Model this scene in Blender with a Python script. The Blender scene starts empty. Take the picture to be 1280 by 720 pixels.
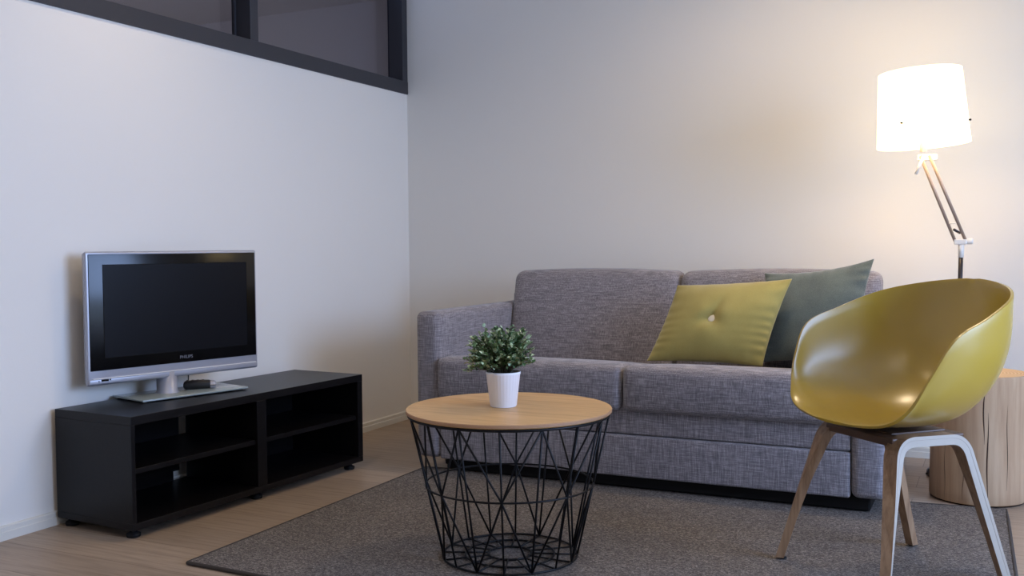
import bpy, bmesh, math, random
from mathutils import Vector, Matrix
random.seed(7)
PI = math.pi
C = bpy.context.scene.collection
sc = bpy.context.scene

# ------------------------------------------------------------------ materials
def srgb(r, g, b):
    f = lambda c: (c/255/12.92) if c/255 <= .04045 else ((c/255+.055)/1.055)**2.4
    return (f(r), f(g), f(b), 1)

def mat(name, col, rough=.6, metal=0., spec=.5):
    m = bpy.data.materials.new(name); m.use_nodes = True
    b = m.node_tree.nodes['Principled BSDF']
    b.inputs['Base Color'].default_value = col
    b.inputs['Roughness'].default_value = rough
    b.inputs['Metallic'].default_value = metal
    b.inputs['Specular IOR Level'].default_value = spec
    return m

def nd(m, kind, **kw):
    n = m.node_tree.nodes.new(kind)
    for k, v in kw.items():
        if k in n.inputs.keys(): n.inputs[k].default_value = v
        else: setattr(n, k, v)
    return n
def lk(m, a, b): m.node_tree.links.new(a, b)
def bsdf(m): return m.node_tree.nodes['Principled BSDF']

def coords(m, scale=(1, 1, 1), rot=(0, 0, 0), kind='Object'):
    tc = nd(m, 'ShaderNodeTexCoord'); mp = nd(m, 'ShaderNodeMapping')
    mp.inputs['Scale'].default_value = scale; mp.inputs['Rotation'].default_value = rot
    lk(m, tc.outputs[kind], mp.inputs['Vector'])
    return mp.outputs['Vector']

def noise(m, vec, scale=5, detail=3, rough=.5):
    n = nd(m, 'ShaderNodeTexNoise'); n.inputs['Scale'].default_value = scale
    n.inputs['Detail'].default_value = detail; n.inputs['Roughness'].default_value = rough
    lk(m, vec, n.inputs['Vector']); return n.outputs['Fac']

def ramp(m, fac, stops):
    r = nd(m, 'ShaderNodeValToRGB'); e = r.color_ramp.elements
    e[0].position, e[0].color = stops[0]; e[1].position, e[1].color = stops[-1]
    for p, c in stops[1:-1]:
        x = e.new(p); x.color = c
    lk(m, fac, r.inputs['Fac']); return r.outputs['Color']

def math_(m, op, a, b):
    n = nd(m, 'ShaderNodeMath', operation=op)
    for i, v in enumerate((a, b)):
        if isinstance(v, (int, float)): n.inputs[i].default_value = v
        else: lk(m, v, n.inputs[i])
    return n.outputs[0]

def bump(m, h, strength=.2, dist=.002):
    b = nd(m, 'ShaderNodeBump'); b.inputs['Strength'].default_value = strength
    b.inputs['Distance'].default_value = dist
    lk(m, h, b.inputs['Height']); lk(m, b.outputs['Normal'], bsdf(m).inputs['Normal'])

def wall_mat(name, col):
    m = mat(name, col, .85, spec=.25)
    a = noise(m, coords(m, (1, 1, .18)), 420, 2); b = noise(m, coords(m, (.2, .2, 1)), 380, 2)
    h = math_(m, 'ADD', a, b); bump(m, h, .12, .0015)
    return m

M = {}
M['wall'] = wall_mat('painted_wallcloth', srgb(236, 231, 223))
M['ceiling'] = mat('ceiling_paint', srgb(225, 220, 212), .9)
M['skirting'] = mat('skirting_paint', srgb(226, 221, 210), .5)
M['frame'] = mat('anthracite_paint', srgb(52, 52, 58), .45)
def glass_mat():
    m = bpy.data.materials.new('window_glass'); m.use_nodes = True
    nt = m.node_tree; nt.nodes.clear()
    out = nd(m, 'ShaderNodeOutputMaterial'); mix = nd(m, 'ShaderNodeMixShader')
    tr = nd(m, 'ShaderNodeBsdfTransparent'); tr.inputs['Color'].default_value = (.62, .62, .68, 1)
    gl = nd(m, 'ShaderNodeBsdfGlossy'); gl.inputs['Roughness'].default_value = .02
    mix.inputs[0].default_value = .05
    lk(m, tr.outputs[0], mix.inputs[1]); lk(m, gl.outputs[0], mix.inputs[2])
    lk(m, mix.outputs[0], out.inputs['Surface']); return m
M['glass'] = glass_mat()

def floor_mat():
    m = mat('laminate_planks', (1, 1, 1, 1), .42, spec=.4)
    v = coords(m)
    br = nd(m, 'ShaderNodeTexBrick'); lk(m, v, br.inputs['Vector'])
    br.offset = .37; br.inputs['Scale'].default_value = 1
    br.inputs['Brick Width'].default_value = 1.28; br.inputs['Row Height'].default_value = .19
    br.inputs['Mortar Size'].default_value = .0012; br.inputs['Mortar Smooth'].default_value = .2
    br.inputs['Color1'].default_value = srgb(168, 147, 126); br.inputs['Color2'].default_value = srgb(154, 134, 114)
    br.inputs['Mortar'].default_value = srgb(104, 84, 66)
    g = noise(m, coords(m, (1.4, 22, 1)), 3.2, 6, .62)
    gc = ramp(m, g, [(.3, (.62, .6, .57, 1)), (.52, (1, 1, 1, 1)), (.75, (1.18, 1.17, 1.15, 1))])
    mx = nd(m, 'ShaderNodeMix', data_type='RGBA', blend_type='MULTIPLY'); mx.inputs[0].default_value = .75
    lk(m, br.outputs['Color'], mx.inputs[6]); lk(m, gc, mx.inputs[7])
    lk(m, mx.outputs[2], bsdf(m).inputs['Base Color']); bump(m, br.outputs['Fac'], -.15, .001)
    return m
M['floor'] = floor_mat()

def fabric(name, dark, mid, light, thread=330, rough=.9, sheen=.25, amt=.5):
    """woven cloth: two crossed sets of slubby threads"""
    m = mat(name, mid, rough, spec=.15)
    h = noise(m, coords(m, (.055, .055, 1)), thread, 3, .6)
    w = noise(m, coords(m, (1, 1, .055)), thread, 3, .6)
    f = noise(m, coords(m), thread*2.4, 1)
    s = math_(m, 'ADD', h, w); s = math_(m, 'ADD', s, math_(m, 'MULTIPLY', f, amt)); s = math_(m, 'DIVIDE', s, 2+amt)
    c = ramp(m, s, [(.36, dark), (.5, mid), (.64, light)])
    lk(m, c, bsdf(m).inputs['Base Color']); bump(m, s, .5, .002)
    bsdf(m).inputs['Sheen Weight'].default_value = sheen; bsdf(m).inputs['Sheen Roughness'].default_value = .5
    return m
M['sofa'] = fabric('grey_slub_weave', srgb(85, 81, 85), srgb(130, 124, 128), srgb(178, 171, 173), 360)
M['dark'] = mat('black_plastic', srgb(16, 15, 15), .6, spec=.2)

def cloth(name, col, col2, rough=.85, scale=500, sheen=.3):
    m = mat(name, col, rough, spec=.2)
    n = noise(m, coords(m), scale, 2); big = noise(m, coords(m), 9, 3)
    s = math_(m, 'ADD', math_(m, 'MULTIPLY', n, .5), math_(m, 'MULTIPLY', big, .5))
    lk(m, ramp(m, s, [(.35, col), (.65, col2)]), bsdf(m).inputs['Base Color']); bump(m, n, .25, .001)
    bsdf(m).inputs['Sheen Weight'].default_value = sheen
    return m
M['mustard_cloth'] = cloth('mustard_cloth', srgb(156, 142, 78), srgb(172, 158, 92))
M['velvet'] = cloth('sage_velvet', srgb(76, 84, 80), srgb(100, 109, 101), .8, 300, .6)
M['button'] = mat('cream_button', srgb(225, 215, 195), .6)

def rug_mat():
    m = mat('rug_weave', (1, 1, 1, 1), .95, spec=.1)
    a = noise(m, coords(m, (1, 1.6, 1)), 135, 3, .7); b = noise(m, coords(m), 420, 2)
    big = noise(m, coords(m), 3, 3)
    s = math_(m, 'ADD', math_(m, 'MULTIPLY', a, .6), math_(m, 'MULTIPLY', b, .4))
    c = ramp(m, s, [(.34, srgb(46, 42, 40)), (.5, srgb(102, 95, 90)), (.66, srgb(166, 157, 148))])
    mx = nd(m, 'ShaderNodeMix', data_type='RGBA', blend_type='MULTIPLY'); mx.inputs[0].default_value = .5
    lk(m, c, mx.inputs[6]); lk(m, ramp(m, big, [(.3, (.82, .8, .78, 1)), (.7, (1.1, 1.08, 1.05, 1))]), mx.inputs[7])
    lk(m, mx.outputs[2], bsdf(m).inputs['Base Color']); bump(m, s, .8, .004)
    return m
M['rug'] = rug_mat()
M['rug_edge'] = mat('rug_binding', srgb(62, 55, 50), .95)

def wood(name, c1, c2, axis_scale=(1.2, 14, 14), scale=4, rough=.45, rot=(0, 0, 0), spec=.35):
    m = mat(name, c1, rough, spec=spec)
    g = noise(m, coords(m, axis_scale, rot), scale, 6, .6)
    lk(m, ramp(m, g, [(.3, c2), (.6, c1)]), bsdf(m).inputs['Base Color']); bump(m, g, .06, .001)
    return m
M['black_wood'] = wood('blackbrown_foil', srgb(18, 16, 17), srgb(10, 9, 10), (14, 1.2, 14), 6, .36, spec=.24)
M['oak_top'] = wood('oak_veneer', srgb(208, 168, 114), srgb(184, 143, 92), (1.2, 16, 16), 4, .42, (0, 0, .3))
M['oak_rim'] = mat('oak_ply_rim', srgb(168, 128, 94), .6)
M['wire'] = mat('black_wire', srgb(13, 13, 15), .45, spec=.25)
M['leg_wood'] = wood('walnut_stained_veneer', srgb(158, 126, 96), srgb(124, 95, 70), (16, 16, 1.4), 5, .45)
def ply_edge():
    m = mat('pale_ply_edge', srgb(178, 168, 154), .5)
    return m
M['ply'] = ply_edge()
M['ply_line'] = mat('ply_glue_line', srgb(168, 156, 144), .6)
M['underframe'] = mat('dark_walnut', srgb(88, 62, 44), .5)
M['shell'] = mat('mustard_plastic', srgb(176, 145, 38), .42, spec=.4)
bsdf(M['shell']).inputs['Coat Weight'].default_value = 1
bsdf(M['shell']).inputs['Coat Roughness'].default_value = .25

def stump_mat():
    m = mat('peeled_log', (1, 1, 1, 1), .75, spec=.2)
    g = noise(m, coords(m, (9, 9, .7)), 4, 6, .6); big = noise(m, coords(m, (1, 1, .5)), 5, 3)
    s = math_(m, 'ADD', math_(m, 'MULTIPLY', g, .65), math_(m, 'MULTIPLY', big, .35))
    c = ramp(m, s, [(.32, srgb(164, 130, 100)), (.5, srgb(186, 154, 122)), (.66, srgb(200, 170, 138))])
    lk(m, c, bsdf(m).inputs['Base Color']); bump(m, g, .25, .004); return m
M['stump'] = stump_mat()
def stump_top():
    m = mat('log_end_grain', (1, 1, 1, 1), .7, spec=.2)
    w = nd(m, 'ShaderNodeTexWave', wave_type='RINGS', rings_direction='Z')
    w.inputs['Scale'].default_value = 28; w.inputs['Distortion'].default_value = 1.6
    lk(m, coords(m), w.inputs['Vector'])
    lk(m, ramp(m, w.outputs['Fac'], [(0, srgb(206, 164, 116)), (1, srgb(226, 190, 146))]), bsdf(m).inputs['Base Color']); return m
M['stump_top'] = stump_top()
M['crack'] = mat('log_crack', srgb(52, 36, 26), .9)
M['silver'] = mat('silver_plastic', srgb(168, 168, 176), .35, .35)
M['gloss_black'] = mat('piano_black', srgb(8, 8, 9), .16, spec=.28)
M['screen'] = mat('lcd_panel', srgb(14, 14, 18), .3, spec=.16)
M['glass_base'] = mat('frosted_glass_plate', srgb(150, 160, 158), .12, spec=.7)
M['white_pot'] = mat('white_glaze', srgb(240, 240, 243), .35)
M['soil'] = mat('dark_soil', srgb(26, 22, 18), .9)
M['chrome'] = mat('brushed_steel', srgb(172, 152, 136), .45, .25)
M['white_metal'] = mat('white_lacquer', srgb(238, 234, 226), .4)
M['dark_metal'] = mat('dark_steel', srgb(62, 56, 56), .35, .6)
M['logo'] = mat('grey_lettering', srgb(120, 120, 128), .4)
M['cable'] = mat('black_rubber', srgb(24, 22, 22), .55)

def leaf_mat(name, a, b):
    m = mat(name, a, .45)
    n = noise(m, coords(m), 60, 2)
    lk(m, ramp(m, n, [(.35, a), (.65, b)]), bsdf(m).inputs['Base Color']); return m
M['leaf'] = leaf_mat('small_leaf_green', srgb(58, 90, 52), srgb(112, 142, 96))
M['leaf_pale'] = leaf_mat('small_leaf_pale', srgb(146, 170, 130), srgb(186, 202, 168))
M['stem'] = mat('plant_stem', srgb(70, 62, 40), .7)

def shade_mat():
    m = mat('lit_lampshade', srgb(245, 238, 225), .8)
    b = bsdf(m); b.inputs['Emission Color'].default_value = (1, .76, .36, 1)
    b.inputs['Emission Strength'].default_value = SHADE_EMIT
    return m

SHADE_EMIT = 3.9
M['shade'] = shade_mat()

# ------------------------------------------------------------------ helpers
def link(name, me, m, parent=None, loc=None, smooth=False):
    o = bpy.data.objects.new(name, me); C.objects.link(o)
    if m is not None:
        for x in (m if isinstance(m, (list, tuple)) else [m]): me.materials.append(x)
    if parent is not None: o.parent = parent
    if loc is not None: o.location = loc
    if smooth:
        for p in me.polygons: p.use_smooth = True
    return o

def obj(name, bm, m, parent=None, smooth=False):
    me = bpy.data.meshes.new(name); bmesh.ops.recalc_face_normals(bm, faces=bm.faces)
    bm.to_mesh(me); bm.free()
    return link(name, me, m, parent, None, smooth)

def raw(name, vs, fs, m, parent=None, smooth=True, mi=None):
    me = bpy.data.meshes.new(name); me.from_pydata(vs, [], fs); me.update()
    o = link(name, me, m, parent, None, smooth)
    if mi:
        for p, k in zip(me.polygons, mi): p.material_index = k
    return o

def thing(name, label, cat, loc=(0, 0, 0), rotz=0, group=None):
    o = bpy.data.objects.new(name, None); C.objects.link(o)
    o.empty_display_size = .1
    o.location = loc; o.rotation_euler = (0, 0, rotz)
    o['label'] = label; o['category'] = cat
    if group: o['group'] = group
    return o
def tag(o, label, cat, group=None):
    o['label'] = label; o['category'] = cat
    if group: o['group'] = group
    return o
def struct(o):
    o['kind'] = 'structure'; return o

def add_box(bm, x0, x1, y0, y1, z0, z1, bev=0, seg=2, mtx=None):
    r = bmesh.ops.create_cube(bm, size=1)
    vs = r['verts']
    for v in vs:
        v.co = Vector((x0+(v.co.x+.5)*(x1-x0), y0+(v.co.y+.5)*(y1-y0), z0+(v.co.z+.5)*(z1-z0)))
    if bev:
        es = list({e for v in vs for e in v.link_edges})
        g = bmesh.ops.bevel(bm, geom=es, offset=bev, segments=seg, profile=.5, affect='EDGES')
        vs = list({v for f in g['faces'] for v in f.verts} | {v for v in vs if v.is_valid})
    if mtx is not None: bmesh.ops.transform(bm, matrix=mtx, verts=vs)
def box(name, x0, x1, y0, y1, z0, z1, m, parent=None, bev=0, seg=2):
    bm = bmesh.new(); add_box(bm, x0, x1, y0, y1, z0, z1, bev, seg)
    return obj(name, bm, m, parent)

def soft_box(name, mn, mx, r, m, parent=None, fn=None, step=.05, nr=4):
    """rounded block with a subdivided surface; fn reshapes it"""
    def axis(a, b):
        pts = [a+r*(1-math.cos(i/nr*PI/2))*1.0 for i in range(nr)]
        n = max(2, int((b-a-2*r)/step))
        pts += [a+r+(b-a-2*r)*i/n for i in range(n+1)]
        pts += [b-r*(1-math.cos(i/nr*PI/2)) for i in range(nr-1, -1, -1)]
        return pts
    ax = [axis(mn[i], mx[i]) for i in range(3)]
    vs, ids, fs = [], {}, []
    def vid(p):
        k = tuple(round(c, 6) for c in p)
        if k not in ids:
            q = Vector(p); inn = Vector([min(max(p[i], mn[i]+r), mx[i]-r) for i in range(3)])
            d = q-inn
            if d.length > 1e-9: q = inn+d.normalized()*r
            if fn: q = Vector(fn(q.x, q.y, q.z))
            ids[k] = len(vs); vs.append(q)
        return ids[k]
    for a in range(3):
        u, v = (a+1) % 3, (a+2) % 3
        for side, val in ((0, mn[a]), (1, mx[a])):
            for i in range(len(ax[u])-1):
                for j in range(len(ax[v])-1):
                    q = []
                    for (s, t) in ((i, j), (i+1, j), (i+1, j+1), (i, j+1)):
                        p = [0, 0, 0]; p[a] = val; p[u] = ax[u][s]; p[v] = ax[v][t]; q.append(vid(p))
                    fs.append(q if side else q[::-1])
    return raw(name, vs, fs, m, parent)

def frame_axes(t, up=Vector((0, 0, 1))):
    t = t.normalized()
    if abs(t.dot(up)) > .98: up = Vector((0, 1, 0))
    s = t.cross(up).normalized(); return s, s.cross(t).normalized()

def tube_data(pts, r, n=8, closed=False, vs=None, fs=None):
    vs = [] if vs is None else vs; fs = [] if fs is None else fs
    pts = [Vector(p) for p in pts]; N = len(pts); base = len(vs)
    rad = r if isinstance(r, (list, tuple)) else [r]*N
    ref = None
    for i, p in enumerate(pts):
        a = pts[(i-1) % N] if (closed or i > 0) else p
        b = pts[(i+1) % N] if (closed or i < N-1) else p
        t = (b-a).normalized()
        if ref is None: s, u = frame_axes(t)
        else:
            s = (ref-t*ref.dot(t)).normalized(); u = s.cross(t)
        ref = s
        for k in range(n):
            ang = 2*PI*k/n; vs.append(p+(s*math.cos(ang)+u*math.sin(ang))*rad[i])
    for i in range(N if closed else N-1):
        for k in range(n):
            a = base+i*n+k; b = base+i*n+(k+1) % n; j = (i+1) % N
            fs.append((a, b, base+j*n+(k+1) % n, base+j*n+k))
    if not closed:
        fs.append(tuple(base+k for k in range(n))[::-1]); fs.append(tuple(base+(N-1)*n+k for k in range(n)))
    return vs, fs
def tube(name, pts, r, m, parent=None, n=8, closed=False):
    vs, fs = tube_data(pts, r, n, closed); return raw(name, vs, fs, m, parent)

def lathe(name, prof, m, parent=None, n=48, mtx=None, ribs=None, smooth=True):
    """prof: (radius, z) pairs; radius 0 closes the end"""
    vs, fs = [], []; rows = []
    for r, z in prof:
        if r < 1e-6:
            rows.append([len(vs)]); vs.append(Vector((0, 0, z)))
        else:
            row = []
            for k in range(n):
                a = 2*PI*k/n; rr = r+(ribs(a, z) if ribs else 0)
                row.append(len(vs)); vs.append(Vector((rr*math.cos(a), rr*math.sin(a), z)))
            rows.append(row)
    for A, B in zip(rows, rows[1:]):
        for k in range(n):
            j = (k+1) % n
            if len(A) == 1 and len(B) == 1: continue
            if len(A) == 1: fs.append((A[0], B[k], B[j]))
            elif len(B) == 1: fs.append((A[k], A[j], B[0]))
            else: fs.append((A[k], A[j], B[j], B[k]))
    if mtx is not None: vs = [mtx @ v for v in vs]
    o = raw(name, vs, fs, m, parent, smooth); return o

def sharp(o, ang=35):
    """split shading at hard edges"""
    me = o.data
    bm = bmesh.new(); bm.from_mesh(me)
    bmesh.ops.recalc_face_normals(bm, faces=bm.faces)
    for e in bm.edges:
        if len(e.link_faces) == 2 and e.calc_face_angle(0) > math.radians(ang): e.smooth = False
    bm.to_mesh(me); bm.free(); return o

# ------------------------------------------------------------------ camera
F_PX, YAW, PITCH, ROLL = 1254.4, .4505, -.0416, -.0083
CAM = Vector((2.8245, -4.5825, .9155))
fw = Vector((-math.sin(YAW)*math.cos(PITCH), math.cos(YAW)*math.cos(PITCH), math.sin(PITCH)))
rt = fw.cross(Vector((0, 0, 1))).normalized(); up = rt.cross(fw)
r2 = rt*math.cos(ROLL)+up*math.sin(ROLL); u2 = -rt*math.sin(ROLL)+up*math.cos(ROLL)
cd = bpy.data.cameras.new('camera'); cd.sensor_width = 36; cd.lens = F_PX/1280*36; cd.clip_start = .02
cam = bpy.data.objects.new('camera', cd); C.objects.link(cam)
mw = Matrix.Identity(4)
for i in range(3):
    mw[i][0] = r2[i]; mw[i][1] = u2[i]; mw[i][2] = -fw[i]; mw[i][3] = CAM[i]
cam.matrix_world = mw; sc.camera = cam

# ------------------------------------------------------------------ the room
XR, YF, ZC = 4.7, -6.3, 2.5
struct(box('floor', -2.6, XR+.1, YF-.1, .1, -.08, 0, M['floor']))
struct(box('ceiling', 0, XR+.1, YF-.1, .1, ZC, ZC+.08, M['ceiling']))
struct(box('wall_back', -2.6, XR+.1, 0, .1, 0, ZC, M['wall']))
struct(box('wall_left', -.1, 0, YF, 0, 0, 1.7216, M['wall']))
struct(box('wall_front', -.1, XR+.1, YF-.1, YF, 0, ZC, M['wall']))
# right wall with the balcony window behind the photographer's right shoulder
WY0, WY1, WZ0, WZ1 = -3.45, -1.2, .12, 2.1
bm = bmesh.new()
add_box(bm, XR, XR+.1, YF, WY0, 0, ZC); add_box(bm, XR, XR+.1, WY1, 0, 0, ZC)
add_box(bm, XR, XR+.1, WY0, WY1, 0, WZ0); add_box(bm, XR, XR+.1, WY0, WY1, WZ1, ZC)
struct(obj('wall_right', bm, M['wall']))
w2 = bpy.data.objects.new('window_2', None); C.objects.link(w2); w2.location = (XR+.05, (WY0+WY1)/2, WZ0); struct(w2)
hw, hh = (WY1-WY0)/2, WZ1-WZ0
bm = bmesh.new()
for (a, b, c, d) in ((-hw, hw, 0, .06), (-hw, hw, hh-.06, hh), (-hw, -hw+.06, .06, hh-.06), (hw-.06, hw, .06, hh-.06), (-.03, .03, .06, hh-.06)):
    add_box(bm, -.04, .04, a, b, c, d)
obj('window_frame', bm, M['skirting'], w2)

# skirting boards with a stepped groove
def skirting(name, horizontal, a, b):
    prof = [(0, 0), (.014, 0), (.014, .026), (.0115, .028), (.0115, .042), (.008, .046), (0, .046)]
    vs, fs = [], []
    for t in (a, b):
        for d, z in prof:
            vs.append((t, -d, z) if horizontal else (d, t, z))
    n = len(prof)
    for k in range(n): fs.append((k, (k+1) % n, n+(k+1) % n, n+k))
    fs.append(tuple(range(n))); fs.append(tuple(range(n, 2*n)))
    o = raw(name, vs, fs, M['skirting'], None, False); sharp(o); return struct(o)
skirting('baseboard_left', False, YF, 0)
skirting('baseboard_back', True, .014, XR)

# clerestory window above the left wall
w1 = bpy.data.objects.new('window_1', None); C.objects.link(w1); w1.location = (0, 0, 1.7216); struct(w1)
Z0, ZT = 0, ZC-1.7216
box('bottom_rail', -.085, .008, YF, -.001, Z0, .066, M['frame'], w1, .002)
box('top_rail', -.085, .008, YF, -.001, ZT-.06, ZT, M['frame'], w1, .002)
posts = [(-.050, -.001)]+[(-1.243-1.185*k, -1.193-1.185*k) for k in range(5)]
for a, b in posts:
    box('mullion', -.085, .006, a, b, .066, ZT-.06, M['frame'], w1, .002)
    if a < -.1: box('glazing_bead', -.085, -.070, a-.010, a, .066, ZT-.06, M['frame'], w1)
for (a0, b0), (a1, b1) in zip(posts[1:], posts[:-1]):
    box('glass_pane', -.082, -.076, b0, a1, .06, ZT-.05, M['glass'], w1)
# the darker room beyond the glass
struct(box('wall_far', -2.7, -2.6, YF, .1, 0, ZC, M['wall']))
struct(box('ceiling_2', -2.6, -.1, YF, 0, 2.235, 2.3, M['ceiling']))
struct(box('wall_end', -2.7, -.1, YF-.1, YF, 0, ZC, M['wall']))

# ------------------------------------------------------------------ rug
def make_rug():
    t = thing('area_rug', 'large flat grey-brown woven rug under the round wire table and armchair', 'rug', (1.8, -1.7, 0))
    cs = [(.722, -2.408), (2.90, -2.47), (2.862, -.825), (.712, -1.05)]
    cs = [Vector((x-1.8, y+1.7, 0)) for x, y in cs]
    N = 60; vs, fs = [], []
    H = .011
    for i in range(N+1):
        for j in range(N+1):
            u, v = i/N, j/N
            p = cs[0]*(1-u)*(1-v)+cs[1]*u*(1-v)+cs[2]*u*v+cs[3]*(1-u)*v
            vs.append((p.x, p.y, H+.0008*math.sin(i*1.7)*math.sin(j*2.1)))
    for i in range(N):
        for j in range(N):
            a = i*(N+1)+j; fs.append((a, a+N+1, a+N+2, a+1))
    ring = [i*(N+1) for i in range(N+1)]+[N*(N+1)+j for j in range(1, N+1)]+[i*(N+1)+N for i in range(N-1, -1, -1)]+[j for j in range(N-1, 0, -1)]
    b = len(vs)
    for k in ring: vs.append((vs[k][0], vs[k][1], .0005))
    n = len(ring)
    for k in range(n): fs.append((ring[k], b+k, b+(k+1) % n, ring[(k+1) % n]))
    fs.append(tuple(b+k for k in range(n)))
    raw('woven_field', vs, fs, M['rug'], t, False)
    pts = []
    for k in range(4):
        A, B = cs[k], cs[(k+1) % 4]
        for i in range(12): pts.append(A.lerp(B, i/12)+Vector((0, 0, .0068)))
    tube('edge_binding', pts, .0062, M['rug_edge'], t, 8, True)
make_rug()
RUG = .0118

# ------------------------------------------------------------------ sofa
def make_sofa():
    OX, OY = 1.6, -.6
    t = thing('sofa', 'grey woven fabric two-seater sofa against the back wall', 'sofa', (OX, OY, 0))
    X0, X1 = .700, 2.500; A0, A1 = .808, 2.390; YFr = -1.10
    s = M['sofa']
    def L(x, y, z): return (x-OX, y-OY, z)
    def sb(name, x0, x1, y0, y1, z0, z1, r, fn=None, step=.05):
        f = None
        if fn: f = lambda x, y, z: (lambda q: (q[0]-OX, q[1]-OY, q[2]))(fn(x+OX, y+OY, z))
        return soft_box(name, L(x0, y0, z0), L(x1, y1, z1), r, s, t, f, step)
    sb('armrest', X0, A0, YFr, -.13, .062, .655, .028)
    sb('armrest', A1, X1, YFr, -.13, .062, .655, .028)
    sb('front_panel', A0+.002, A1-.002, YFr+.004, YFr+.06, .062, .216, .008)
    sb('drawer_panel', A0+.002, A1-.002, YFr+.010, YFr+.06, .219, .335, .008)
    sb('base_frame', A0, A1, YFr+.05, -.16, .075, .33, .012, step=.2)
    sb('back_frame', X0+.004, X1-.004, -.19, -.12, .075, .70, .02)
    def seat(x0, x1, sgn):
        cx, hx = (x0+x1)/2, (x1-x0)/2
        def fn(x, y, z):
            w = (z-.305)/.165
            d = max(0, (y+1.04)/.6)              # the top falls away towards the back
            u = (x-cx)/hx; v = (y+.77)/.35
            puff = .012*max(0, 1-u**4)*max(0, 1-v**4)
            z2 = z+w*(-.072*d+puff)
            y2 = y-(.010*max(0, 1-u**4)*math.sin(PI*min(1, max(0, w))) if y < -1.0 else 0)
            return (x, y2, z2)
        return sb('seat_cushion', x0, x1, YFr-.018, -.36, .305, .472, .026, fn)
    seat(A0-.002, 1.584, -1); seat(1.590, A1+.006, 1)
    def back(x0, x1):
        cx, hx = (x0+x1)/2, (x1-x0)/2
        def fn(x, y, z):
            w = (z-.37)/.43
            u = (x-cx)/hx
            lean = .125*w*(1-.12*w)
            fr = min(1, max(0, (-.34-y)/.14))
            puff = .020*max(0, 1-u**4)*max(0, math.sin(PI*min(1, max(0, w))))*fr
            top = .012*max(0, w-.8)/.2*(1-u**2)
            return (x, y+lean-puff, z+top)
        return sb('back_cushion', x0, x1, -.490, -.330, .36, .800, .04, fn)
    back(A0-.006, 1.589); back(1.597, A1+.020)
    o = box('under_sofa_shade', A0+.012-OX, A1+.060-OX, YFr+.040-OY, -.16-OY, .0142, .0665, M['dark'], t, .006)  # recessed black box standing in for the deep shade beneath the sofa
    for y in (-.95, -.25):
        lathe('foot', [(0, 0), (.020, 0), (.026, .055), (.026, .064), (0, .064)], M['dark'], t, 20, Matrix.Translation(L(X0+.075, y, RUG if y < -.9 else 0)))
make_sofa()

# ------------------------------------------------------------------ cushions
def make_pillow(name, corners, thick, m, label, ear=.03, button=None, n=64, seed=1, wr=.004):
    """corners TL, TR, BR, BL in world space, seen from the front"""
    TL, TR, BR, BL = [Vector(c) for c in corners]
    base = (BL+BR)/2
    nrm = (TR-BL).cross(TL-BR).normalized()
    if nrm.y > 0: nrm = -nrm
    t = thing(name, label, 'cushion', base)
    rnd = random.Random(seed)
    ph = [rnd.random()*6.28 for _ in range(8)]
    def surf(u, v, side):
        pin = ear*9
        # edges bow inwards between the corner ears
        uu = u+(.5-u)*pin*.25*(4*v*(1-v))*abs(2*u-1); vv = v+(.5-v)*pin*.25*(4*u*(1-u))*abs(2*v-1)
        p = TL*(1-uu)*vv+TR*uu*vv+BR*uu*(1-vv)+BL*(1-uu)*(1-vv)
        prof = (max(0, 1-abs(2*u-1)**2.0)**.58)*(max(0, 1-abs(2*v-1)**2.0)**.58)
        h = thick/2*prof
        ed = min(u, 1-u, v, 1-v)
        h += wr*prof*(math.sin(u*9+ph[0]+v*5)+.6*math.sin(v*13+ph[1]-u*4))*.6
        # seam puckers near the edges
        eu, ev = min(u, 1-u), min(v, 1-v)
        ku = math.exp(-eu/.085)*min(1, eu/.02)*min(1, ev/.12); kv = math.exp(-ev/.085)*min(1, ev/.02)*min(1, eu/.12)
        h += wr*.8*(ku*math.sin(v*52+ph[2]+3*math.sin(v*7+ph[3]))+.6*kv*math.sin(u*44+ph[4]+3*math.sin(u*6+ph[5])))
        if button is not None:
            du, dv = (u-button[0])*1.35, v-button[1]; r = math.hypot(du, dv)
            h -= thick*.26*math.exp(-(r/.085)**1.3)
            an = math.atan2(dv, du); h += .0045*math.exp(-((r-.14)/.11)**2)*(math.sin(an*3+.4)-1.2*math.exp(-((an-1.35)/.22)**2))
        return p+nrm*(h*side)
    vs, fs = [], []; idx = {}
    for side in (1, -1):
        for i in range(n+1):
            for j in range(n+1):
                edge = i in (0, n) or j in (0, n)
                if side == -1 and edge: idx[(side, i, j)] = idx[(1, i, j)]; continue
                # denser sampling near edges
                u, v = .5-.5*math.cos(PI*i/n)*(.55)-(.45*(.5-i/n)), .5-.5*math.cos(PI*j/n)*.55-.45*(.5-j/n)
                idx[(side, i, j)] = len(vs); vs.append(surf(min(1, max(0, u)), min(1, max(0, v)), side)-base)
        for i in range(n):
            for j in range(n):
                q = [idx[(side, a, b)] for a, b in ((i, j), (i+1, j), (i+1, j+1), (i, j+1))]
                fs.append(q if side == -1 else q[::-1])
    o = raw('cover', vs, fs, m, t)
    if button is not None:
        p = surf(button[0], button[1], 1)-base
        z = nrm; x, y = frame_axes(z); R = Matrix((x, y, z)).transposed().to_4x4()
        b = lathe('button', [(0, -.006), (.014, -.005), (.0185, 0), (.017, .005), (.010, .0085), (0, .009)], M['button'], t, 24,
                  Matrix.Translation(p+nrm*.006) @ R)
        b['label'] = 'round cream button'
    return t
make_pillow('throw_cushion', [(1.645, -.585, .750), (2.108, -.600, .780), (2.018, -.715, .447), (1.552, -.705, .447)], .165,
            M['mustard_cloth'], 'mustard yellow cushion with a cream button on the grey sofa', .02, (.475, .50), seed=3, wr=.0045)
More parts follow.
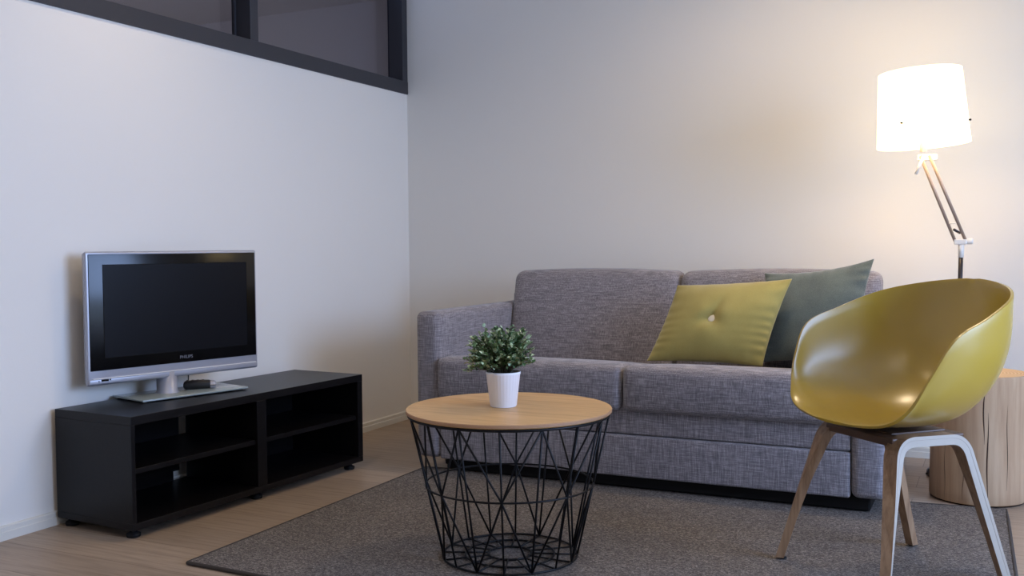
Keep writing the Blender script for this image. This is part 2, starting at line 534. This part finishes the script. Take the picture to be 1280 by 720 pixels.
make_pillow('throw_cushion', [(1.968, -.440, .798), (2.395, -.462, .856), (2.372, -.615, .442), (1.955, -.590, .442)], .115,
            M['velvet'], 'dark sage green velvet cushion leaning behind the yellow one', .05, None, seed=9, wr=.006)

# ------------------------------------------------------------------ wire basket table
TX, TY, TZ = 1.546, -1.967, .4463
def make_table():
    t = thing('coffee_table', 'round oak-topped coffee table with a black wire basket base on the rug', 'table', (TX, TY, 0))
    o = lathe('tabletop', [(0, TZ-.012), (.296, TZ-.012), (.300, TZ-.009), (.300, TZ-.002), (.2985, TZ), (0, TZ)], [M['oak_top'], M['oak_rim']], t, 128)
    for p in o.data.polygons:
        if abs(p.normal.z) < .6: p.material_index = 1
    sharp(o, 30)
    zt, zm, zb = TZ-.0165, .226, RUG+.0040
    rt_, rb = .292, .197
    rad = lambda z: rb+(rt_-rb)*(z-zb)/(zt-zb)
    w = .0030
    def circ(r, z, n=72): return [(r*math.cos(2*PI*k/n), r*math.sin(2*PI*k/n), z) for k in range(n)]
    tube('top_ring', circ(rt_, zt), .0042, M['wire'], t, 8, True)
    tube('middle_ring', circ(rad(zm), zm), w, M['wire'], t, 8, True)
    for r in (rb, rb*.66, rb*.32): tube('base_ring', circ(r, zb), w*1.1, M['wire'], t, 8, True)
    ph = math.radians(-68.96)
    P = lambda a, z: (rad(z)*math.cos(a), rad(z)*math.sin(a), z)
    for k in range(16):
        a = ph+k*PI/8
        tube('upright_wire', [P(a, zb), P(a, zm), P(a, zt)], w, M['wire'], t, 7)
        ca, sa = math.cos(a), math.sin(a)
        tube('base_spoke', [(rb*ca, rb*sa, zb), (rb*.30*ca, rb*.30*sa, zb+.001)], w*.9, M['wire'], t, 7)
    for k in range(8):
        a = ph+k*PI/4
        for s in (1, -1):
            tube('diagonal_wire', [P(a-s*PI/8, zt), P(a, zm), P(a+s*PI/8, zb)], w, M['wire'], t, 7)
make_table()

# ------------------------------------------------------------------ potted plant
def make_plant():
    px, py = 1.524, -1.958
    t = thing('potted_plant', 'small bushy green plant in a white ribbed pot on the round table', 'plant', (px, py, TZ))
    rib = lambda a, z: (.0003*math.cos(a*30) if .006 < z < .100 else 0)
    lathe('pot', [(0, .001), (.0370, .001), (.0392, .004), (.0496, .094), (.0508, .096), (.0511, .1025), (.0492, .1035), (.048, .098), (.0455, .088), (0, .088)],
          M['white_pot'], t, 216, None, rib)
    lathe('soil', [(0, .080), (.0465, .0885), (.030, .092), (0, .093)], M['soil'], t, 32)
    rnd = random.Random(5)
    vs, fs, mi = [], [], []; sv, sf = [], []
    def leaf(p, d, L, mat_i):
        d = d.normalized(); s, u = frame_axes(d, Vector((rnd.uniform(-.5, .5), rnd.uniform(-.5, .5), 1)))
        b = len(vs); W = L*rnd.uniform(.34, .46)
        prof = [(0, .12), (.22, .75), (.5, 1), (.78, .72), (1, .08)]
        for f, wd in prof:
            c = p+d*(L*f)-u*(L*.18*f*f)
            for k, x in ((-1, .12), (0, 0), (1, .12)): vs.append(c+s*(W*wd*k)+u*(L*x*wd))
        for i in range(4):
            for k in range(2):
                a = b+i*3+k; fs.append((a, a+1, a+4, a+3)); mi.append(mat_i)
    for _ in range(190):
        az = rnd.uniform(0, 2*PI); el = math.asin(rnd.uniform(-.36, 1))
        R = .092*rnd.uniform(.66, 1.0)
        R *= 1.06+.10*math.cos(az-2.6)
        tip = Vector((math.cos(az)*math.cos(el)*R*1.12-.010, math.sin(az)*math.cos(el)*R*1.12, .146+math.sin(el)*R*1.04-.012*math.cos(az-3.0)))
        st = Vector((math.cos(az)*.018*rnd.random(), math.sin(az)*.018*rnd.random(), .092))
        mid = st.lerp(tip, .55)+Vector((0, 0, .025*math.cos(el)))
        pts = [st.lerp(mid, q).lerp(mid.lerp(tip, q), q) for q in (0, .25, .5, .75, 1)]
        tube_data(pts, [.0011, .001, .0009, .0008, .0005], 5, False, sv, sf)
        for q in range(13):
            f = .32+.68*q/12
            c = st.lerp(mid, f).lerp(mid.lerp(tip, f), f)
            dr = (tip-st).normalized()+Vector((rnd.gauss(0, .75), rnd.gauss(0, .75), rnd.gauss(.15, .6)))
            leaf(c, dr, rnd.uniform(.009, .0155), 1 if rnd.random() < (.5 if f > .8 else .12) else 0)
    raw('foliage', vs, fs, [M['leaf'], M['leaf_pale']], t, True, mi)
    raw('stems', sv, sf, M['stem'], t)
make_plant()

# ------------------------------------------------------------------ tv bench
SX, SY, SR = .0212, -2.2706, -.0612
SH, SL, SD = .3904, 1.1708, .3664
def make_bench():
    t = thing('tv_bench', 'low black-brown open-shelf tv bench along the left wall', 'tv bench', (SX, SY, 0), SR)
    m = M['black_wood']; zb = .028
    box('top_panel', 0, SD, 0, SL, SH-.028, SH, m, t, .0015)
    box('bottom_panel', 0, SD-.001, 0, SL, zb, zb+.022, m, t, .0015)
    box('side_panel', 0, SD-.001, 0, .016, zb+.022, SH-.028, m, t, .001)
    box('side_panel', 0, SD-.001, SL-.030, SL, zb+.022, SH-.028, m, t, .001)
    box('divider', 0, SD-.001, .557, .605, zb+.022, SH-.028, m, t, .001)
    for a, b in ((.016, .557), (.605, SL-.030)):
        box('shelf', .012, SD-.012, a, b, .204, .221, m, t, .001)
    bm = bmesh.new()
    z0, z1 = zb+.022, SH-.028
    add_box(bm, .006, .010, .016, .484, z0, z1); add_box(bm, .006, .010, .484, .514, .085, z1)
    add_box(bm, .006, .010, .605, SL-.030, z0, z1)
    obj('back_panel', bm, m, t)
    for x in (.035, SD-.035):
        for y in (.03, .581, SL-.05):
            lathe('foot', [(0, 0), (.020, 0), (.022, .004), (.022, .012), (.012, .016), (.012, .0285), (0, .0285)], M['dark'], t, 20, Matrix.Translation((x, y, 0)))
make_bench()

# ------------------------------------------------------------------ television
def make_tv():
    H0 = SH
    W, z0, z1 = .679, .457-H0, .909-H0
    # local frame: +X faces the viewer, +Y to the right
    t = thing('television', 'silver framed flat television, switched off, on the black bench', 'television', (.177, -1.868, H0), -.25)
    h = W/2; m = M['silver']
    # casing with a front opening look: body, rear bulge
    def taper(x, y, z):
        k = max(0, -x-.02)/.06
        return (x, y*(1-.10*k), z+(.5*(z0+z1)-z)*.14*k)
    soft_box('casing', (-.06, -h, z0), (0, h, z1), .007, m, t, taper, .06, 3)
    soft_box('rear_housing', (-.098, -h*.62, z0+.06), (-.05, h*.62, z1-.09), .02, M['dark'], t, None, .08, 3)
    bz = z0+.050
    o = soft_box('screen_surround', (-.004, -h+.0105, bz), (.0022, h-.0075, z1-.009), .0018, M['gloss_black'], t, None, .3, 3)
    box('screen', -.001, .0027, -h+.062, h-.048, z0+.092, z1-.046, M['screen'], t)
    bm = bmesh.new()
    a0, a1, b0, b1 = -h+.060, h-.046, z0+.090, z1-.044
    for (p, q, r, s) in ((a0, a1, b0, b0+.002), (a0, a1, b1-.002, b1), (a0, a0+.002, b0, b1), (a1-.002, a1, b0, b1)):
        add_box(bm, 0, .0034, p, q, r, s)
    obj('screen_bezel', bm, M['gloss_black'], t)
    soft_box('speaker_strip', (-.012, -h+.004, z0+.004), (.0045, h-.004, z0+.0225), .004, m, t, None, .2, 3)
    box('highlight_strip', -.002, .0055, -h+.018, h-.012, z0+.0225, z0+.0245, M['white_metal'], t)  # white strip painted in as the highlight along the silver lower lip
    mk = bmesh.new(); add_box(mk, .004, .0056, -h+.046, -h+.072, z0+.0135, z0+.0200); add_box(mk, .004, .0056, -h+.075, -h+.080, z0+.0150, z0+.0195)
    add_box(mk, .004, .0052, -h+.036, -h+.0385, z0+.012, z0+.0165)
    obj('feature_badge', mk, M['gloss_black'], t)
    cu = bpy.data.curves.new('maker_name', 'FONT'); cu.body = 'PHILIPS'; cu.size = .0165; cu.extrude = .0004; cu.align_x = 'CENTER'
    tmp = bpy.data.objects.new('maker_name', cu); C.objects.link(tmp)
    dg = bpy.context.evaluated_depsgraph_get(); me = bpy.data.meshes.new_from_object(tmp.evaluated_get(dg))
    bpy.data.objects.remove(tmp)
    me.transform(Matrix(((0, 0, 1, .003), (1, 0, 0, .03), (0, 1, 0, z0+.064), (0, 0, 0, 1))))
    link('maker_name', me, M['logo'], t)
    # stand
    lathe('stand_neck', [(0, .008), (.042, .008), (.042, .012), (.036, .018), (.036, z0+.02), (0, z0+.02)], m, t, 40, Matrix.Translation((-.030, -.03, 0)))
    o = soft_box('glass_base', (-.115, -.190, .0035), (.085, .235, .011), .003, M['glass_base'], t, None, .2, 3)
    for x, y in ((-.10, -.175), (-.10, .22), (.07, -.175), (.07, .22)):
        lathe('base_pad', [(0, .0002), (.007, .0002), (.007, .0045), (0, .0045)], M['chrome'], t, 16, Matrix.Translation((x, y, 0)))
    tube('power_cable', [(-.06, .085, z0+.08), (-.075, .086, z0+.02), (-.085, .090, .02), (-.122, .10, .008), (-.128, .16, .004)], .0022, M['cable'], t, 8)
make_tv()
def make_remote():
    t = thing('remote_control', 'small dark remote with a silver tip on the television glass foot', 'remote control', (.182, -1.770, SH+.0112), .72)
    t.scale = (1.05, 1.25, 1.45)
    def sh(x, y, z): return (x, y*(1-.18*(x/.06)**2), z+.0022*math.cos(x/.06*1.5)*(1 if z > .010 else 0))
    soft_box('body', (-.055, -.021, 0), (.040, .021, .0185), .009, M['cable'], t, sh, .02, 4)
    o = soft_box('tip', (.030, -.020, .0005), (.056, .020, .0180), .0088, M['silver'], t, sh, .02, 4)
    bm = bmesh.new()
    for i in range(4):
        for j in (-1, 0, 1): add_box(bm, -.045+i*.017, -.036+i*.017, j*.011-.0035, j*.011+.0035, .018, .0212, .0008, 1)
    obj('keypad', bm, M['dark_metal'], t)
make_remote()

# ------------------------------------------------------------------ arm chair
CA = math.radians(45.82)
def make_chair():
    # local +X = to the right seen from the front, +Y = towards the back
    t = thing('armchair', 'mustard plastic shell armchair with bentwood legs in front of the log stump', 'armchair', (2.595, -1.655, .0137), CA-PI/2)
    half = [(0, .247, .811), (.139, .211, .800), (.243, .128, .772), (.283, .010, .725), (.293, -.098, .679), (.272, -.155, .586),
            (.241, -.191, .502), (.193, -.215, .460), (.105, -.230, .443), (0, -.245, .442)]
    half = [Vector((x, y, z-RUG)) for x, y, z in half]
    def spline(pts, per):
        out = []; m_ = len(pts)
        for i in range(m_-1):
            p0 = pts[i-1] if i > 0 else Vector((-pts[1].x, pts[1].y, pts[1].z))
            p3 = pts[i+2] if i+2 < m_ else Vector((-pts[m_-2].x, pts[m_-2].y, pts[m_-2].z))
            p1, p2 = pts[i], pts[i+1]
            for k in range(per):
                f = k/per
                out.append(.5*((2*p1)+(p2-p0)*f+(2*p0-5*p1+4*p2-p3)*f*f+(3*p1-p0-3*p2+p3)*f**3))
        return out+[pts[-1].copy()]
    # centre line under each rim station: top of the back, down the back, along the seat to the front lip
    mid = [(.247, .811), (.226, .655), (.172, .500), (.065, .426), (-.035, .421), (-.110, .427), (-.160, .432), (-.200, .437), (-.228, .441), (-.245, .442)]
    mid = [Vector((0, y, z-RUG)) for y, z in mid]
    per = 6
    rim = spline(half, per); cen = spline(mid, per)
    NS = len(rim); T = 22
    grid = []
    for s_ in range(NS):
        Lp, Bp = rim[s_], cen[s_]
        rise = Lp.z-Bp.z; sq = max(0, min(1, rise/.16)); sq = sq*sq*(3-2*sq)
        row = []
        for q in range(-T, T+1):
            tt = abs(q)/T; sg = 1 if q >= 0 else -1
            ph = tt*PI/2; e = 2/2.3
            g = tt*(1-sq)+math.sin(ph)**e*sq
            h = tt*tt*(1-sq)+(1-max(0, math.cos(ph))**e)*sq
            row.append(Vector((sg*Lp.x*g, Bp.y+(Lp.y-Bp.y)*h, Bp.z+(Lp.z-Bp.z)*h)))
        grid.append(row)
    W_ = 2*T+1
    for _ in range(14):                                  # relax everything inside the rim
        new = [[v.copy() for v in r] for r in grid]
        for i in range(1, NS-1):
            for j in range(1, W_-1):
                new[i][j] = grid[i][j]*.5+(grid[i-1][j]+grid[i+1][j]+grid[i][j-1]+grid[i][j+1])*.125
        grid = new
    vs, fs = [], []
    vs.append(grid[0][T]); base = 1
    for i in range(1, NS-1): vs.extend(grid[i])
    vs.append(grid[-1][T]); last = len(vs)-1
    for j in range(W_-1):
        fs.append((0, base+j, base+j+1)); k = base+(NS-3)*W_
        fs.append((last, k+j+1, k+j))
    for i in range(NS-3):
        for j in range(W_-1):
            a_ = base+i*W_+j; fs.append((a_, a_+W_, a_+W_+1, a_+1))
    o = raw('shell', vs, fs, M['shell'], t)
    sm = o.modifiers.new('solid', 'SOLIDIFY'); sm.thickness = .0075; sm.offset = 0
    bv = o.modifiers.new('bevel', 'BEVEL'); bv.width = .0022; bv.segments = 2; bv.limit_method = 'ANGLE'; bv.angle_limit = math.radians(50)

    # bent plywood U legs, one per side
    def uleg(sx):
        zt = .404-RUG
        A = Vector((.226*sx, -.236, 0)); B = Vector((.158*sx, -.140, zt)); D = Vector((.158*sx, .066, zt-.004)); E_ = Vector((.186*sx, .190, 0))
        def arc(P, Q, S_, r=.045, k=9):
            d1 = (P-Q).normalized(); d2 = (S_-Q).normalized()
            a, b = Q+d1*r, Q+d2*r
            return [a.lerp(Q, f).lerp(Q.lerp(b, f), f) for f in [i/k for i in range(k+1)]]
        path = [A, A.lerp(B, .3), A.lerp(B, .6)]+arc(A, B, D)+arc(B, D, E_)+[D.lerp(E_, .4), D.lerp(E_, .7), E_]
        NP = len(path); vs, fs, mi = [], [], []
        inward = Vector((-sx, 0, 0))
        for i, p in enumerate(path):
            tg = (path[min(i+1, NP-1)]-path[max(i-1, 0)]).normalized()
            fz = p.z/zt
            front = i < NP/2
            tw = math.radians(40 if front else 10)*(1-min(1, max(0, fz))**3)*sx
            wv = (inward-tg*inward.dot(tg)).normalized()           # across the strip, towards the seat
            nv = tg.cross(wv).normalized()
            q = Matrix.Rotation(tw, 3, tg); wv, nv = q @ wv, q @ nv
            wd = .025+.020*min(1, fz)**2; th = .0112+.0022*fz
            # outer edge carries a thin dark glue line, modelled as a groove
            sec = [(0, -th), (0, .0030), (.0005, .0034), (.0005, .0040), (0, .0044), (0, th), (wd, th), (wd, -th)]
            for (w_, n_) in sec:
                v = p+wv*w_+nv*n_
                if i in (0, NP-1): v = v-tg*((v.z-.0028)/tg.z)         # cut level with the floor
                vs.append(v)
        K = 8
        for i in range(NP-1):
            for k in range(K):
                a = i*K+k; b = i*K+(k+1) % K
                fs.append((a, b, b+K, a+K)); mi.append(1 if k in (0, 4) else (2 if k in (1, 2, 3) else 0))
        fs.append(tuple(range(K))); mi.append(0); fs.append(tuple((NP-1)*K+k for k in range(K))); mi.append(0)
        o = raw('bentwood_leg_frame', vs, fs, [M['leg_wood'], M['ply'], M['ply_line']], t, False, mi)
        bm = bmesh.new(); bm.from_mesh(o.data); bmesh.ops.recalc_face_normals(bm, faces=bm.faces); bm.to_mesh(o.data); bm.free()
        for p, d in ((A, 1), (E_, -1)):
            g = lathe('glide', [(0, -.0), (.010, 0), (.011, .003), (0, .003)], M['dark'], o, 16, Matrix.Translation(p+Vector((-sx*.014, 0, -.0005))))
        return o
    uleg(1); uleg(-1)
    # dark cross frame under the seat
    bm = bmesh.new()
    zc = .404-RUG
    for y0, y1 in ((-.150, -.095), (.030, .085)):
        add_box(bm, -.135, .135, y0, y1, zc-.016, zc+.006, .004, 2)
    add_box(bm, -.085, .085, -.11, .07, zc-.012, zc+.010, .004, 2)
    obj('cross_frame', bm, M['underframe'], t)
make_chair()

# ------------------------------------------------------------------ log stump
def make_stump():
    sx, sy, r, h = 2.77, -.635, .163, .452
    t = thing('tree_stump', 'round pale peeled log stump side table right of the sofa', 'stump table', (sx, sy, 0))
    rnd = random.Random(2)
    ph = [rnd.random()*6.28 for _ in range(6)]
    wob = lambda a: 1+.012*math.sin(2*a+ph[0])+.007*math.sin(3*a+ph[1])+.004*math.sin(7*a+ph[2])
    n = 120; vs, fs = [], []
    zs = [.006, .010, .05, .12, .2, .28, .36, .42, h-.006, h]
    for z in zs:
        k = r*(1-.018*math.sin(z/h*PI))*(.985 if z in (.006, h) else 1)
        for i in range(n):
            a = 2*PI*i/n; R = k*wob(a); vs.append((R*math.cos(a), R*math.sin(a), z))
    for j in range(len(zs)-1):
        for i in range(n):
            a = j*n+i; b = j*n+(i+1) % n; fs.append((a, b, b+n, a+n))
    fs.append(tuple(range(n))[::-1])
    raw('trunk', vs, fs, M['stump'], t)
    tv = [(v[0], v[1], h+.0003) for v in vs[-n:]]
    raw('cut_top', tv, [tuple(range(n))], M['stump_top'], t, False)
    lathe('base_pad', [(0, 0), (r*.93, 0), (r*.93, .0065), (0, .0065)], M['dark'], t, 60)
    # drying cracks, real grooves filled with dark wood
    for (px, z0, z1, wd) in ((.12, .22, .44, .0017), (.20, .01, .33, .0018), (-.28, .02, .16, .0008), (-.70, .01, .22, .0008), (.62, .06, .36, .0012)):
        # angle measured from the side that faces the room's centre
        a = math.radians(-90)+px
        pts = []
        for q in range(9):
            f = q/8; z = z0+(z1-z0)*f; aa = a+.012*math.sin(f*7+px*9)
            R = r*(1-.018*math.sin(z/h*PI))*wob(aa)
            pts.append((R*math.cos(aa), R*math.sin(aa), z))
        tube('crack', pts, [wd*(.15+math.sin(PI*q/8)) for q in range(9)], M['crack'], t, 8)
make_stump()

# ------------------------------------------------------------------ floor lamp
def make_lamp():
    lx, ly = 2.701, -.32
    t = thing('floor_lamp', 'lit floor lamp with a white drum shade on a jointed steel arm', 'floor lamp', (lx, ly, 0))
    lathe('base', [(0, 0), (.118, 0), (.120, .004), (.120, .018), (.115, .024), (.03, .028), (.016, .034), (0, .034)], M['dark_metal'], t, 56)
    top = Vector((-.003, 0, .912))
    tube('pole', [(0, 0, .03), (-.006, 0, .72), top-Vector((0, 0, .02))], .0085, M['dark_metal'], t, 16)
    tube('pole_sleeve', [top-Vector((.0, 0, .055)), top+Vector((0, 0, .0))], .0105, M['white_metal'], t, 16)
    J = top+Vector((0, 0, .006))
    K = Vector((2.577-lx, -.50-ly, 1.247))
    # lower and upper joint brackets
    bm = bmesh.new(); add_box(bm, J.x-.026, J.x+.020, -.014, .014, J.z-.010, J.z+.010, .004, 2); obj('lower_joint', bm, M['white_metal'], t)
    o = lathe('knob', [(0, -.012), (.010, -.012), (.012, -.008), (.012, .008), (.010, .012), (0, .012)], M['white_metal'], t, 20,
              Matrix.Translation((J.x+.030, 0, J.z+.002)) @ Matrix.Rotation(PI/2, 4, 'Y'))
    bm = bmesh.new(); add_box(bm, K.x-.038, K.x+.034, -.019, .010, K.z-.010, K.z+.014, .004, 2); obj('upper_joint', bm, M['white_metal'], t)
    for dx, ex in ((-.022, -.018), (.016, .014)):
        tube('arm_rod', [(J.x+dx, 0, J.z+.004), (K.x+ex+(.0), K.y, K.z-.004)], .0062, M['chrome'], t, 14)
    a, b = J.lerp(K, .22), J.lerp(K, .05)
    tube('tie_bar', [a+Vector((-.020, 0, 0)), a+Vector((.018, 0, 0))], .003, M['white_metal'], t, 10)
    tube('spring', [a+Vector((.002, 0, -.025)), b+Vector((.001, 0, .018))], .005, M['dark_metal'], t, 10)
    tube('lever', [K+Vector((-.002, -.022, -.004)), K+Vector((-.030, -.030, -.074))], .0052, M['white_metal'], t, 10)
    # shade: tapered open drum, tilted a little
    tilt = Matrix.Rotation(math.radians(-3.2), 4, 'Y')
    B = Matrix.Translation((K.x-.006, K.y, K.z+.022)) @ tilt
    tube('socket', [B @ Vector((0, 0, -.012)), B @ Vector((0, 0, .085))], .013, M['white_metal'], t, 20)
    rb, rtp, hh_ = .165, .147, .274
    z = .012
    lathe('lamp_shade', [(rb, z), (rtp, z+hh_), (rtp-.002, z+hh_), (rb-.002, z), (rb, z)], M['shade'], t, 72, B)
    vs, fs = tube_data([B @ Vector((rb*.985*math.cos(q*PI/18), rb*.985*math.sin(q*PI/18), z+.004)) for q in range(36)], .0018, 6, True)
    for q in range(3):
        an = q*2*PI/3+.5
        tube_data([B @ Vector((.014*math.cos(an), .014*math.sin(an), z+.05)), B @ Vector((rb*.98*math.cos(an), rb*.98*math.sin(an), z+.05))], .0015, 6, False, vs, fs)
    raw('shade_carrier', vs, fs, M['white_metal'], t)
    for an in (-1.95, -.12):
        zz = z+.075; rr = rb-(rb-rtp)*.075/hh_
        p = B @ Vector((rr*math.cos(an), rr*math.sin(an), zz)); d = (B.to_3x3() @ Vector((math.cos(an), math.sin(an), 0)))
        tube('shade_screw', [p-d*.002, p+d*.009], .0036, M['dark'], t, 10)
    # lamp bulb with its light
    b0 = B @ Vector((0, 0, .135))
    lathe('bulb', [(0, -.05), (.014, -.048), (.016, -.03), (.030, .0), (.030, .012), (.018, .030), (0, .035)], M['shade'], t, 24, Matrix.Translation(b0))
    ld = bpy.data.lights.new('lamp_bulb_light', 'POINT'); ld.energy = LAMP_W; ld.color = (1, .74, .46); ld.shadow_soft_size = .05
    lo = bpy.data.objects.new('lamp_bulb_light', ld); C.objects.link(lo); lo.parent = t; lo.location = b0+Vector((0, 0, -.055))
LAMP_W = 5.5
make_lamp()
# coil of lamp flex behind the stump
def make_cord():
    pts = []
    for q in range(70):
        f = q/69; a = f*2*PI*2.6
        pts.append((2.655+.072*math.cos(a+PI)+.01*f, -.345+.030*math.sin(a+PI), .007+.020*f+.004*math.sin(a*1.5)))
    o = tube('power_cord', pts, .0048, M['cable'], None, 8)
    tag(o, 'dark coil of lamp cord on the floor half behind the stump', 'cord')
make_cord()

# ------------------------------------------------------------------ light
w = bpy.data.worlds.new('world'); sc.world = w; w.use_nodes = True
bg = w.node_tree.nodes['Background']; bg.inputs['Color'].default_value = (.55, .72, 1, 1); bg.inputs['Strength'].default_value = 4
def area(name, loc, rot, sx, sy, e, col):
    d = bpy.data.lights.new(name, 'AREA'); d.shape = 'RECTANGLE'; d.size = sx; d.size_y = sy; d.energy = e; d.color = col
    o = bpy.data.objects.new(name, d); C.objects.link(o); o.location = loc; o.rotation_euler = rot; return o
area('window_daylight', (XR+.75, (WY0+WY1)/2, 1.75), (0, math.radians(66), math.radians(36)), 2.0, 2.4, 205, (.36, .54, 1))
area('ceiling_fill', (2.3, -3.2, ZC-.03), (0, 0, 0), .9, .9, 4, (1, .90, .82))  # unseen fill light added to lift the ambient level
def spot(name, loc, e, col, ang=140, size=.04):
    d = bpy.data.lights.new(name, 'SPOT'); d.energy = e; d.color = col; d.spot_size = math.radians(ang); d.spot_blend = 1; d.shadow_soft_size = size
    o = bpy.data.objects.new(name, d); C.objects.link(o); o.location = loc; return o
WARM = (1, .77, .49)
spot('ceiling_downlight', (.60, -2.05, ZC-.02), 24, WARM)
spot('ceiling_downlight', (2.05, -.95, ZC-.02), 62, WARM, 165, .15)
spot('ceiling_downlight', (1.55, -3.7, ZC-.02), 26, WARM)
d = bpy.data.lights.new('hall_fill', 'POINT'); d.energy = 16; d.color = (.78, .82, 1); d.shadow_soft_size = .15  # added light, hidden below the glass, to brighten the room beyond
o = bpy.data.objects.new('hall_fill', d); C.objects.link(o); o.location = (-1.2, -1.6, 1.2)

sc.view_settings.view_transform = 'Standard'; sc.view_settings.look = 'None'
sc.view_settings.gamma = 1; sc.view_settings.use_curve_mapping = False
sc.view_settings.exposure = 0
